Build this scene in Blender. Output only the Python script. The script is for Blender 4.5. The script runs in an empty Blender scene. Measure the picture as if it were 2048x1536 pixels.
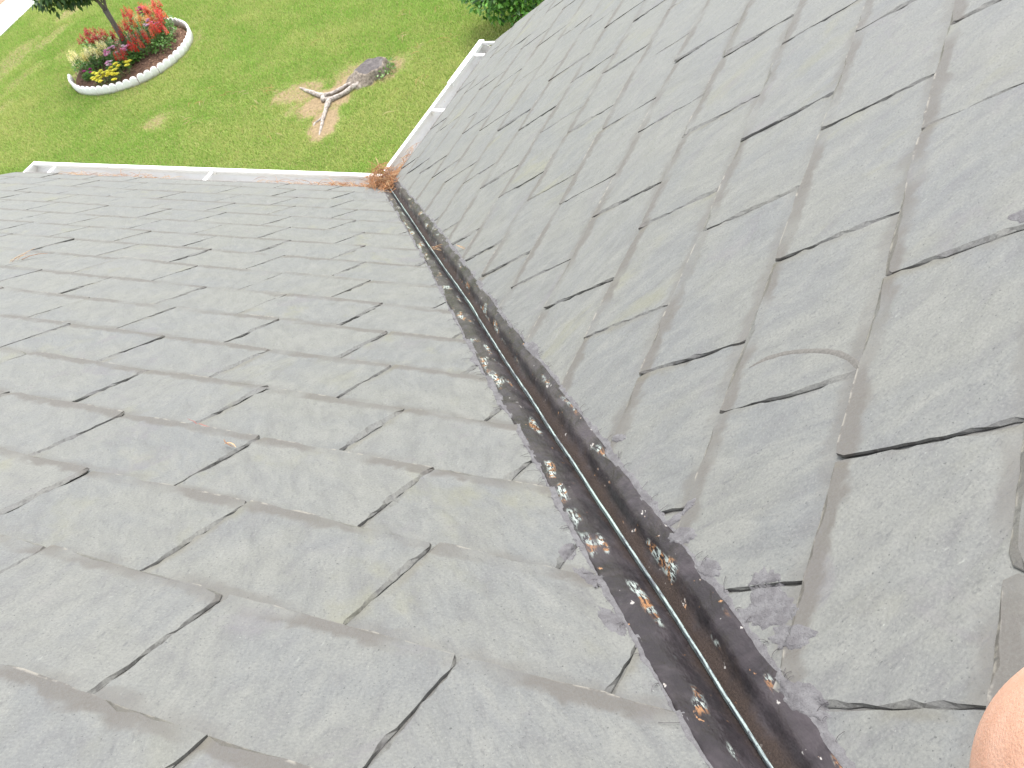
import bpy, bmesh, math, random
import numpy as np
from mathutils import Vector, Matrix, noise

# ------------------------------------------------------------------ camera, sky, sun, exposure
S = bpy.context.scene
COL = S.collection
CAMP = Vector((-0.34698989, -3.83330201, 2.38521718))
cam_d = bpy.data.cameras.new('camera')
cam = bpy.data.objects.new('camera', cam_d); COL.objects.link(cam)
cam.matrix_world = Matrix(((0.89461245, 0.43441122, -0.10466836, CAMP[0]),
                           (-0.37451407, 0.60117484, -0.70592352, CAMP[1]),
                           (-0.24373711, 0.67072774, 0.70051161, CAMP[2]),
                           (0, 0, 0, 1)))
cam_d.sensor_width = 36; cam_d.lens = 35.5233
cam_d.clip_start = 0.02; cam_d.clip_end = 400
S.camera = cam
SUN_AZ = math.radians(22)      # measured from +Y towards +X
SUN_EL = math.radians(68)
w_ = bpy.data.worlds.new('World'); S.world = w_; w_.use_nodes = True
nt = w_.node_tree
sky = nt.nodes.new('ShaderNodeTexSky'); sky.sky_type = 'NISHITA'; sky.sun_disc = False
sky.sun_elevation = SUN_EL; sky.sun_rotation = SUN_AZ
sky.dust_density = 1.2; sky.air_density = 1.0; sky.ozone_density = 1.0
nt.nodes['Background'].inputs['Strength'].default_value = 0.15
hz = nt.nodes.new('ShaderNodeHueSaturation'); hz.inputs['Saturation'].default_value = .28     # thin high cloud: a pale milky sky
nt.links.new(sky.outputs[0], hz.inputs['Color']); nt.links.new(hz.outputs[0], nt.nodes['Background'].inputs[0])
sun_d = bpy.data.lights.new('sun', 'SUN'); sun_d.energy = 1.5; sun_d.angle = math.radians(22)
sun_d.color = (1, .97, .92)
sun = bpy.data.objects.new('sun', sun_d); COL.objects.link(sun)
sdir = Vector((math.sin(SUN_AZ) * math.cos(SUN_EL), math.cos(SUN_AZ) * math.cos(SUN_EL), math.sin(SUN_EL)))
sun.rotation_euler = sdir.to_track_quat('Z', 'Y').to_euler(); sun.location = (5, 5, 12)
S.view_settings.view_transform = 'Standard'; S.view_settings.look = 'None'
S.view_settings.exposure = 1.72; S.view_settings.gamma = 1.0
S.view_settings.use_curve_mapping = False

# ------------------------------------------------------------------ geometry of the place
E = 0.2032                      # exposure of one slate course
H = 3.0                         # eaves above the lawn
rnd = random.Random(11)
UA = np.array([-0.70710678, 0.70710678, 0.]);  VA = np.array([-0.6129317, -0.6129317, 0.49862757])
UB = np.array([0.71896939, 0.69504173, 0.]);   VB = np.array([0.58777505, -0.60800993, 0.53370818])
def unit(v): return v / np.linalg.norm(v)
N1 = np.cross(UA, VA); N1 *= np.sign(N1[2])
N2 = np.cross(UB, VB); N2 *= np.sign(N2[2])
WV = unit(np.cross(N1, N2)); WV *= np.sign(WV[2])          # up the valley
DL = np.cross(N1, WV); DL = unit(DL); DL *= 1 if DL @ UA > 0 else -1   # in-plane, away from the valley
DR = unit(np.cross(N2, WV)); DR *= 1 if DR @ UB > 0 else -1
NC = unit(N1 + N2); TC = np.cross(WV, NC); TC *= 1 if TC @ UA > 0 else -1
HALF = math.acos(float(N1 @ N2)) / 2
V = Vector

# ------------------------------------------------------------------ object helpers
def tag(o, label=None, cat=None, group=None, kind=None):
    if label: o['label'] = label
    if cat: o['category'] = cat
    if group: o['group'] = group
    if kind: o['kind'] = kind
    return o
def link(name, me, parent=None, loc=None):
    o = bpy.data.objects.new(name, me); COL.objects.link(o)
    if parent: o.parent = parent
    if loc is not None: o.location = loc
    return o
def empty(name, loc, label, cat, group=None, rz=0):
    o = bpy.data.objects.new(name, None); COL.objects.link(o); o.location = loc
    o.rotation_euler = (0, 0, rz); o.empty_display_size = .1
    return tag(o, label, cat, group)
def mesh(name, verts, faces, mats, mi=None, smooth=False):
    me = bpy.data.meshes.new(name); me.from_pydata([tuple(map(float, v)) for v in verts], [], faces)
    for m in (mats if isinstance(mats, (list, tuple)) else [mats]): me.materials.append(m)
    if mi is not None: me.polygons.foreach_set('material_index', mi)
    if smooth is True: me.polygons.foreach_set('use_smooth', [True] * len(faces))
    elif smooth: me.polygons.foreach_set('use_smooth', smooth)
    me.update(); return me
def tri_mesh(name, co, nper, mat, col=None, mats=None, mi=None):
    """co: (n*nper,3) separate polygons of nper corners"""
    n = len(co) // nper
    me = bpy.data.meshes.new(name)
    me.vertices.add(len(co)); me.vertices.foreach_set('co', np.asarray(co, np.float32).ravel())
    me.loops.add(len(co)); me.loops.foreach_set('vertex_index', np.arange(len(co), dtype=np.int32))
    me.polygons.add(n); me.polygons.foreach_set('loop_start', np.arange(0, len(co), nper, dtype=np.int32))
    me.polygons.foreach_set('loop_total', np.full(n, nper, np.int32))
    for m in (mats or [mat]): me.materials.append(m)
    if mi is not None: me.polygons.foreach_set('material_index', np.asarray(mi, np.int32))
    if col is not None:
        a = me.color_attributes.new('tint', 'FLOAT_COLOR', 'POINT')
        a.data.foreach_set('color', np.concatenate([col, np.ones((len(col), 1))], 1).astype(np.float32).ravel())
    me.update(calc_edges=True); me.validate(); return me
class MB:
    """collects shapes for one mesh"""
    def __init__(s): s.v = []; s.f = []
    def add(s, vs, fs):
        b = len(s.v); s.v += [tuple(map(float, v)) for v in vs]; s.f += [tuple(i + b for i in f) for f in fs]
    def hexa(s, p): s.add(p, [(0, 3, 2, 1), (4, 5, 6, 7), (0, 1, 5, 4), (1, 2, 6, 5), (2, 3, 7, 6), (3, 0, 4, 7)])
    def tube(s, pts, rad, n=6, cap=True):
        pts = [np.array(p, float) for p in pts]; vs = []; up = None
        rad = rad if hasattr(rad, '__len__') else [rad] * len(pts)
        for i, p in enumerate(pts):
            t = unit(pts[min(i + 1, len(pts) - 1)] - pts[max(i - 1, 0)])
            if up is None: up = np.array([0, 0, 1.]) if abs(t[2]) < .9 else np.array([1., 0, 0])
            a = unit(np.cross(t, up)); b = np.cross(a, t); up = b
            for k in range(n):
                an = 2 * math.pi * k / n; vs.append(p + rad[i] * (math.cos(an) * a + math.sin(an) * b))
        fs = [(i * n + k, i * n + (k + 1) % n, (i + 1) * n + (k + 1) % n, (i + 1) * n + k) for i in range(len(pts) - 1) for k in range(n)]
        if cap: fs += [tuple(range(n))[::-1], tuple(range((len(pts) - 1) * n, len(pts) * n))]
        s.add(vs, fs)
    def build(s, name, mat, parent=None, smooth=False, loc=None):
        return link(name, mesh(name, s.v, s.f, mat, smooth=smooth), parent, loc)

# ------------------------------------------------------------------ material helpers
class Mat:
    def __init__(s, name, rough=.7, spec=.5):
        s.m = bpy.data.materials.new(name); s.m.use_nodes = True; s.t = s.m.node_tree
        s.b = s.t.nodes['Principled BSDF']; s.b.inputs['Roughness'].default_value = rough
        s.b.inputs['Specular IOR Level'].default_value = spec
    def n(s, ty, **kw):
        x = s.t.nodes.new(ty)
        for k, v in kw.items(): setattr(x, k, v)
        return x
    def l(s, a, b): s.t.links.new(a, b)
    def uv(s, name):
        x = s.n('ShaderNodeUVMap', uv_map=name); return x.outputs[0]
    def obj(s): return s.n('ShaderNodeTexCoord').outputs['Object']
    def mapping(s, v, scale=(1, 1, 1), rot=(0, 0, 0)):
        x = s.n('ShaderNodeMapping'); x.inputs['Scale'].default_value = scale; x.inputs['Rotation'].default_value = rot
        s.l(v, x.inputs[0]); return x.outputs[0]
    def noise(s, v, scale, detail=4, rough=.55, dist=0):
        x = s.n('ShaderNodeTexNoise'); x.inputs['Scale'].default_value = scale
        x.inputs['Detail'].default_value = detail; x.inputs['Roughness'].default_value = rough
        x.inputs['Distortion'].default_value = dist
        if v is not None: s.l(v, x.inputs['Vector'])
        return x.outputs['Fac']
    def ramp(s, f, a, b, lo=0., hi=1.):
        x = s.n('ShaderNodeMapRange'); x.interpolation_type = 'SMOOTHSTEP'
        for k, v in zip(('From Min', 'From Max', 'To Min', 'To Max'), (a, b, lo, hi)): x.inputs[k].default_value = v
        s.l(f, x.inputs['Value']); return x.outputs[0]
    def math(s, op, a, b=0.):
        x = s.n('ShaderNodeMath', operation=op)
        for i, v in enumerate((a, b)):
            if isinstance(v, (int, float)): x.inputs[i].default_value = v
            else: s.l(v, x.inputs[i])
        return x.outputs[0]
    def mix(s, f, a, b, blend='MIX'):
        x = s.n('ShaderNodeMix', data_type='RGBA', blend_type=blend)
        for i, v in ((0, f), (6, a), (7, b)):
            if isinstance(v, (int, float)): x.inputs[i].default_value = v
            elif isinstance(v, tuple): x.inputs[i].default_value = (*v, 1) if len(v) == 3 else v
            else: s.l(v, x.inputs[i])
        return x.outputs[2]
    def col(s, c):
        if isinstance(c, tuple): s.b.inputs['Base Color'].default_value = (*c, 1)
        else: s.l(c, s.b.inputs['Base Color'])
    def bump(s, h, dist=.002, strength=1.):
        x = s.n('ShaderNodeBump'); x.inputs['Distance'].default_value = dist; x.inputs['Strength'].default_value = strength
        s.l(h, x.inputs['Height']); s.l(x.outputs[0], s.b.inputs['Normal'])
    def attr(s, name): return s.n('ShaderNodeAttribute', attribute_name=name).outputs['Color']
def simple(name, c, rough=.6, var=.15, scale=20, bump=0., spec=.5, c2=None):
    m = Mat(name, rough, spec); f = m.noise(m.obj(), scale, 5)
    c2 = c2 or tuple(x * (1 - 2 * var) for x in c)
    m.col(m.mix(m.ramp(f, .3, .7), c, c2))
    if bump: m.bump(f, bump)
    return m.m
def tintmat(name, rough=.55, spec=.4, trans=0., scale=60, amt=.25):
    m = Mat(name, rough, spec); a = m.attr('tint'); f = m.noise(m.obj(), scale, 3)
    m.col(m.mix(m.ramp(f, .3, .7, 0, amt), a, (0, 0, 0)))
    if trans:
        d = m.n('ShaderNodeBsdfTranslucent'); m.l(m.mix(.0, a, a), d.inputs[0])
        mx = m.n('ShaderNodeMixShader'); mx.inputs[0].default_value = trans
        m.l(m.b.outputs[0], mx.inputs[1]); m.l(d.outputs[0], mx.inputs[2])
        m.l(mx.outputs[0], m.t.nodes['Material Output'].inputs[0])
    return m.m

# slate: riven stone, dirt where one course meets the next
def slate_material(name, edge=False):
    m = Mat(name, .62, .55)
    g = m.uv('grain'); p = m.uv('place')
    sx = m.n('ShaderNodeSeparateXYZ'); m.l(p, sx.inputs[0]); ex, ey = sx.outputs[0], sx.outputs[1]
    oi = m.n('ShaderNodeAttribute', attribute_name='piece').outputs['Color']
    so = m.n('ShaderNodeSeparateColor'); m.l(oi, so.inputs[0])
    st = m.mapping(g, (1, .38, 1))
    st2 = m.mapping(g, (1, .55, 1), (0, 0, .5))
    big = m.noise(g, 5.5, 3, .5, .6); mid = m.noise(st, 34, 6, .65, .5); fine = m.noise(g, 300, 4, .7); str_ = m.noise(st, 160, 4, .6)
    c = m.mix(m.ramp(big, .35, .65), (.162, .164, .149), (.143, .148, .147))
    c = m.mix(m.ramp(so.outputs[0], 0, 1, 0, .35), c, (.184, .184, .166))
    c = m.mix(m.ramp(so.outputs[1], .5, 1, 0, .25), c, (.146, .152, .156))
    c = m.mix(m.ramp(mid, .45, .70, 0, .60), c, (.212, .214, .196))
    c = m.mix(m.ramp(mid, .52, .27, 0, .6), c, (.104, .100, .104))
    c = m.mix(m.ramp(str_, .43, .30, 0, .5), c, (.08, .08, .083))
    med = m.noise(st2, 62, 5, .7, .4); c = m.mix(m.ramp(med, .50, .70, 0, .20), c, (.225, .222, .20)); c = m.mix(m.ramp(med, .46, .32, 0, .22), c, (.098, .096, .094))
    c = m.mix(m.ramp(fine, .52, .34, 0, .42), c, (.090, .090, .088)); c = m.mix(m.ramp(fine, .52, .70, 0, .42), c, (.26, .258, .235))
    # lichen-yellow wash on some pieces
    yl = m.math('MULTIPLY', m.ramp(m.noise(st2, 9, 4, .6), .53, .72), m.ramp(so.outputs[2], .4, .9, 0, .4))
    c = m.mix(yl, c, (.205, .198, .105))
    vl = m.math('MULTIPLY', m.ramp(m.noise(g, 7.7, 4, .6, 1), .56, .70), m.ramp(so.outputs[1], .1, .8, .0, .35))
    c = m.mix(vl, c, (.135, .120, .138))
    # pale flecks and dark pits
    fl = m.ramp(m.noise(m.mapping(g, (1, .5, 1)), 300, 3, .6), .68, .75, 0, .45); c = m.mix(fl, c, (.40, .41, .38))
    fl2 = m.ramp(m.noise(st, 95, 4, .6), .66, .78, 0, .45); c = m.mix(fl2, c, (.33, .34, .31))
    pit = m.ramp(m.noise(g, 260, 2, .5), .34, .27, 0, .8); c = m.mix(pit, c, (.045, .045, .045))
    # dirt just beyond the course line above, and along the butt
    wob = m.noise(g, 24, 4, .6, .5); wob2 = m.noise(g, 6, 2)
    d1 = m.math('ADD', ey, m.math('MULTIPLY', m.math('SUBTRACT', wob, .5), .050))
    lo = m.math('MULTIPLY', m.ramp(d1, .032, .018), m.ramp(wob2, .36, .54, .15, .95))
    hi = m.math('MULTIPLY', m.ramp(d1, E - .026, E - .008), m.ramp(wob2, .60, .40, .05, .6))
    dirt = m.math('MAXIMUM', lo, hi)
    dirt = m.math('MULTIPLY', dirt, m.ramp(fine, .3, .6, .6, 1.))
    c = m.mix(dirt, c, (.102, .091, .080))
    pale = m.math('MULTIPLY', m.ramp(ey, .005, .0015), m.ramp(m.noise(g, 60, 3), .46, .58, 0, .85))
    c = m.mix(pale, c, (.27, .25, .215))
    side = m.math('MULTIPLY', m.ramp(m.math('ADD', ex, m.math('MULTIPLY', m.math('SUBTRACT', wob, .5), .03)), .02, .004), m.ramp(wob2, .45, .6, 0, .5))
    c = m.mix(side, c, (.125, .112, .078))
    if edge: c = m.mix(m.ramp(m.noise(m.mapping(g, (1, .35, 1)), 150, 4, .6), .48, .36, 0, .7), c, (.07, .068, .065)); c = m.mix(.18, c, (.12, .108, .09))
    c = m.mix(1., c, (.755, .745, .728), 'MULTIPLY'); m.col(c)
    m.l(m.ramp(mid, .2, .8, .48, .72), m.b.inputs['Roughness'])
    h = m.math('ADD', m.math('MULTIPLY', mid, .9), m.math('MULTIPLY', fine, .22))
    h = m.math('ADD', h, m.math('MULTIPLY', m.noise(st2, 13, 3, .5, .8), 2.4))
    m.bump(h, .0019 if not edge else .0028)
    return m.m
M_SLATE = slate_material('slate'); M_SLEDGE = slate_material('slate_edge', True)

# ------------------------------------------------------------------ the house
house = empty('house', (0, 0, 0), 'house corner with two grey slate roof slopes meeting in a dark metal valley', 'house')
M_DECK = simple('roof_board', (.10, .075, .05), .9, .2, 14)
M_WHITE = simple('white_paint', (.78, .79, .77), .45, .03, 8)
M_WALL = simple('painted_wall', (.62, .61, .57), .8, .06, 6, .002)
VTOP = 22.0
LS = dict(L=dict(U=UA, V=VA, N=N1, D=DL, ue=11.6, k0=13.681), R=dict(U=UB, V=VB, N=N2, D=DR, ue=5.9, k0=11.752))
def P(side, u, v, h=0.):      # u, v in courses, h in metres
    s = LS[side]; return (s['U'] * u + s['V'] * v) * E + s['N'] * h
def valley_u(side, v):        # u of the valley line at height v
    s = LS[side]; X = s['V'] * v
    # move along U until distance along D is zero
    return -(X @ s['D']) / (s['U'] @ s['D'])
decks = {}
for sd in 'LR':
    s = LS[sd]; m = MB(); pts = [(valley_u(sd, 0) - .15, 0.25), (s['ue'] - .1, 0.25), (s['ue'] - .1, VTOP), (valley_u(sd, VTOP) - .15, VTOP)]
    m.hexa([P(sd, u, v, -.055) for u, v in pts] + [P(sd, u, v, -.034) for u, v in pts])
    decks[sd] = m.build('roof', M_DECK, house)
    decks[sd]['label'] = 'slate slope falling to the %s eave' % ('longer left' if sd == 'L' else 'shorter right')
# walls, fascia, rake boards (below the slates)
m = MB(); fm = {}
for sd in 'LR':
    s = LS[sd]; oth = unit(-np.array([s['V'][0], s['V'][1], 0.]))     # outward horizontally
    def Q(u, v, out, zz):  # plan point, absolute z
        p = (s['U'] * u + s['V'] * v) * E + oth * out; return np.array([p[0], p[1], zz])
    ue = s['ue']
    m.hexa([Q(a, 0, o, zz) for zz in (-H - .05, -.16) for a, o in ((-1.2, -.20), (ue - .5, -.20), (ue - .5, -.32), (-1.2, -.32))])
    # gable wall under the rake
    m.hexa([P(sd, u, v, 0) * np.array([1, 1, 0]) + np.array([0, 0, zz]) for (u, v, zz) in
            ((ue - .5, 1.6, -H - .05), (ue - .5, VTOP, -H - .05), (ue - .9, VTOP, -H - .05), (ue - .9, 1.6, -H - .05),
             (ue - .5, 1.6, -.10), (ue - .5, VTOP, P(sd, 0, VTOP)[2] - .12), (ue - .9, VTOP, P(sd, 0, VTOP)[2] - .12), (ue - .9, 1.6, -.10))])
    b = MB(); b.hexa([Q(a, 0, o, zz) for zz in (-.16, -.045) for a, o in ((-.05, -.022), (ue - .12, -.022), (ue - .12, -.042), (-.05, -.042))])
    b.build('fascia', M_WHITE, house)
    b = MB(); b.hexa([P(sd, u, v, h) for h in (-.16, -.058) for u, v in ((ue - .12, .2), (ue - .12, VTOP), (ue - .22, VTOP), (ue - .22, .2))])
    b.build('rake_board', M_WHITE, house)
m.build('wall', M_WALL, house)

# ---- slates
TL = .0044; TS = .0035            # lift per course, slate thickness
EDG = dict(L=([0, .21, 1.52, 2.24, 2.66, 2.99, 3.35, 3.61, 4.0], [.022, .026, .031, .044, .052, .052, .057, .059, .059]),
           R=([0, .23, 1.46, 2.05, 2.68, 2.99, 3.19, 3.39, 3.54, 3.8, 4.0], [.056, .060, .064, .057, .055, .058, .053, .053, .055, .049, .048]))
def clip_poly(poly, sd):
    """keep the part of polygon (list of (u,v) in metres) outside the flashing"""
    s = LS[sd]; D = s['D']
    def f(p):
        X = s['U'] * p[0] + s['V'] * p[1]; return X @ D - min(float(np.interp(X @ WV, *EDG[sd])) - .011, .036)
    out = []
    for i in range(len(poly)):
        a, b = poly[i], poly[(i + 1) % len(poly)]; fa, fb = f(a), f(b)
        if fa >= 0: out.append(a)
        if fa * fb < 0:
            t = fa / (fa - fb); out.append((a[0] + t * (b[0] - a[0]), a[1] + t * (b[1] - a[1])))
    return out
def n1(x, s=0.): return noise.noise(V((x, s * 7.31, s * 1.7)))
def slate_data(sd, u0, u1, v0, seed, exposure=E):
    """u0,u1,v0 in metres -> verts(world), faces, material index, uvs, tint"""
    s = LS[sd]; r = random.Random(seed)
    L = 2.1 * E if exposure > .15 else exposure + E; g0 = .0004 + r.random() * .0011
    a, b = u0 + g0, u1 - g0; n = 14
    cut = []
    rag = .0024 + .002 * r.random(); wv = .003 * r.uniform(.3, 1)
    skew = r.uniform(-.004, .004)
    def bot(t): return v0 + skew * (t - .5) + wv * n1(t * 2.3, seed) + .0016 * n1(t * 13, seed + .3)
    pts = [(a + (b - a) * i / n + (0), bot(i / n)) for i in range(n + 1)]
    c = r.random()
    if c < .5: pts[-1] = (pts[-1][0] - r.uniform(.002, .008), pts[-1][1] + r.uniform(0, .004))
    if c > .4: pts[0] = (pts[0][0] + r.uniform(.002, .008), pts[0][1] + r.uniform(0, .004))
    if r.random() < .07:     # a broken corner
        q = r.uniform(.012, .03)
        if r.random() < .5: pts = [(u, max(v, v0 + (q - (u - a)) * .6)) for u, v in pts]
        else: pts = [(u, max(v, v0 + (q - (b - u)) * .6)) for u, v in pts]
    ns = 16; ex = exposure * 1.08
    rs = [(b + .0028 * n1(i * .9, seed + 5) + .0015 * n1(i * .3, seed + 6), bot(1) + (ex - (bot(1) - v0)) * i / ns) for i in range(1, ns + 1)]
    ls = [(a + .0022 * n1(i * .9, seed + 8) + .0015 * n1(i * .3, seed + 9), bot(0) + (ex - (bot(0) - v0)) * i / ns) for i in range(ns, 0, -1)]
    poly = pts + rs + [(b, v0 + L), (a, v0 + L)] + ls
    full = len(poly)
    poly = clip_poly(poly, sd)
    if len(poly) < 3: return None
    P0 = np.array(poly)
    area = .5 * abs(np.sum(P0[:, 0] * np.roll(P0[:, 1], -1) - P0[:, 1] * np.roll(P0[:, 0], -1)))
    if area < .0012: return None
    # orientation: make it counter-clockwise in (u,v)
    if np.sum(P0[:, 0] * np.roll(P0[:, 1], -1) - P0[:, 1] * np.roll(P0[:, 0], -1)) < 0: P0 = P0[::-1]
    K = len(P0); nxt = np.roll(P0, -1, 0); prv = np.roll(P0, 1, 0)
    tg = nxt - prv; tg /= (np.linalg.norm(tg, axis=1)[:, None] + 1e-9)
    inw = np.stack([-tg[:, 1], tg[:, 0]], 1)
    ins = []; per = 0
    chip = r.uniform(.0045, .0105)
    for i in range(K):
        per += np.linalg.norm(P0[i] - prv[i])
        k = .45 + 1.5 * n1(per * 12, seed + 2) + .8 * n1(per * 55, seed + 3)
        ins.append(max(.0006, chip * max(k, 0.06)))
    ins = np.array(ins)
    m1 = P0 + inw * (ins * np.array([.02 + .22 * r.random() for _ in ins]))[:, None]; top = P0 + inw * ins[:, None]
    # head end keeps its outline
    lim = v0 + exposure * 1.04
    for i in range(K):
        if P0[i, 1] > lim: m1[i] = P0[i]; top[i] = P0[i]
    lift_a = max(0, r.gauss(0, .0011)); lift_b = max(0, r.gauss(0, .0011))
    if r.random() < .14: lift_a += r.uniform(.001, .0035)
    if r.random() < .14: lift_b += r.uniform(.001, .0035)
    dv = (P0.mean(0)[0] * s['U'] + v0 * s['V']) @ s['D']
    if dv < .16: lift_a *= .3; lift_b *= .3
    if np.linalg.norm(s['U'] * (u0 + u1) / 2 + s['V'] * (v0 + .1) - np.array(CAMP)) < 1.15: lift_a *= .45; lift_b *= .45
    gap = r.uniform(-.0003, .0003)
    def zof(p, base):
        t = (p[0] - a) / (b - a); f = 1 - (p[1] - v0) / exposure
        return base - (p[1] - v0) / E * TL + max(f, 0) * (lift_a * (1 - t) + lift_b * t) + gap + .0009 * n1(p[0] * 9 + p[1] * 5, seed + 4)
    top_z = TL / 2
    U, Vv, N = s['U'], s['V'], s['N']
    vs = []; zs = []
    for ring, base in ((top, top_z), (m1, top_z - TS * .80), (P0, top_z - TS)):
        for i, p in enumerate(ring):
            zz = zof(p, base) + (0 if ring is top or p[1] > lim else .0005 * n1(i * 1.7, seed + base * 99))
            vs.append(U * p[0] + Vv * p[1] + N * zz)
    flip = (np.cross(U, Vv) @ N) < 0
    fs = [tuple(range(K)), tuple(range(2 * K, 3 * K))[::-1]]; mi = [0, 1]
    for ring in range(2):
        o = ring * K
        for i in range(K):
            j = (i + 1) % K; fs.append((o + i, o + K + i, o + K + j, o + j)); mi.append(1)
    if flip: fs = [f[::-1] for f in fs]
    an = r.uniform(-.35, .35) + (.55 if sd == 'R' else -.5); ca, sa = math.cos(an), math.sin(an); ox, oy = r.random() * 50, r.random() * 50
    allp = np.concatenate([top, m1, P0]); x = allp[:, 0] - a; y = allp[:, 1] - v0
    exx = np.minimum(x, b - a - x) if False else (b - a - x)
    uv1 = np.stack([ca * x - sa * y + ox, sa * x + ca * y + oy], 1); uv2 = np.stack([exx, y], 1)
    return vs, fs, mi, uv1, uv2, (r.random(), r.random(), r.random())
def set_uv(me, uv1, uv2, tint):
    vi = np.empty(len(me.loops), np.int32); me.loops.foreach_get('vertex_index', vi)
    for nm, uv in (('grain', uv1), ('place', uv2)):
        l = me.uv_layers.new(name=nm); l.data.foreach_set('uv', uv[vi].astype(np.float32).ravel())
    a = me.color_attributes.new('piece', 'FLOAT_COLOR', 'POINT')
    a.data.foreach_set('color', np.concatenate([tint, np.ones((len(tint), 1))], 1).astype(np.float32).ravel())

OBS = dict(L={1: (-8.4, -9.91), 0: (-7.72, -6.24, -9.18), -1: (-5.55, -7.0), -3: (-5.5, -2.63), -5: (-2.83,), -2: (-4.82,)},
           R={0: (-9.68, -6.74), 1: (-10.36, -8.91, -7.31), 2: (-10.99, -9.55, -8.04, -12.41), -1: (-7.42, -8.88)})
PH = dict(L=(-7.71, -7.02), R=(-8.12, -7.38))       # joint phase for even / odd rows
Rm = np.array(cam.matrix_world)[:3, :3]; Cp = np.array(CAMP); FPX = 35.5233 / 36 * 1024
def px(X):
    c = Rm.T @ (np.asarray(X) - Cp); 
    return (512 + FPX * c[0] / -c[2], 384 - FPX * c[1] / -c[2]) if c[2] < -.02 else None
slates = []
seed = 100
for sd in 'LR':
    s = LS[sd]; k0 = s['k0']; nmin = -int(k0); rows = [(j, k0 + j, E) for j in range(nmin, 8) if k0 + j < VTOP - 1]
    rows.insert(0, (nmin - 1, 0.0, (k0 + nmin) * E))
    for j, v, ex in rows:
        ph = PH[sd][j % 2]; WID = 1.472
        ulo = valley_u(sd, v + 2.2) - 1.5; lo = math.floor((ulo - ph) / WID)
        js = [ph + WID * i + rnd.gauss(0, .035) + .05 * math.sin(j * 1.7) for i in range(lo, 40)]
        for o in OBS[sd].get(j, ()):
            i = min(range(len(js)), key=lambda i: abs(js[i] - o)); js[i] = o
        js = [u for u in js if u < s['ue'] - .35] + [s['ue'] + rnd.uniform(-.03, .03)]
        for a, b in zip(js[:-1], js[1:]):
            seed += 1
            d = slate_data(sd, a * E, b * E, v * E, seed, ex)
            if d is None: continue
            poly = [px(P(sd, uu, vv)) for uu, vv in ((a, v), (b, v), (b, v + ex / E), (a, v + ex / E))]
            ar = 0
            if all(poly):
                q = [(min(max(x, 0), 1024), min(max(y, 0), 768)) for x, y in poly]
                ar = .5 * abs(sum(q[i][0] * q[(i + 1) % 4][1] - q[(i + 1) % 4][0] * q[i][1] for i in range(4)))
            slates.append((ar, sd, d))
slates.sort(key=lambda t: -t[0])
rest = dict(L=[], R=[])
for i, (ar, sd, d) in enumerate(slates):
    if i < 298 and ar > 8:
        vs, fs, mi, uv1, uv2, t = d
        c = np.mean(vs[:len(vs) // 3], 0)
        me = mesh('slate', [v - c for v in vs], fs, [M_SLATE, M_SLEDGE], mi)
        set_uv(me, uv1, uv2, np.tile(t, (len(vs), 1)))
        link('slate', me, decks[sd], c)
    else: rest[sd].append(d)
for sd in 'LR':
    if not rest[sd]: continue
    vs, fs, mi, a1, a2, tt = [], [], [], [], [], []
    for d in rest[sd]:
        o = len(vs); vs += d[0]; fs += [tuple(i + o for i in f) for f in d[1]]; mi += d[2]
        a1.append(d[3]); a2.append(d[4]); tt.append(np.tile(d[5], (len(d[0]), 1)))
    me = mesh('slate_field', vs, fs, [M_SLATE, M_SLEDGE], mi)
    set_uv(me, np.concatenate(a1), np.concatenate(a2), np.concatenate(tt))
    link('slate_field', me, decks[sd])['kind'] = 'stuff'
print('slates', len(slates), 'ranked area at 298', slates[297][0])

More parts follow.
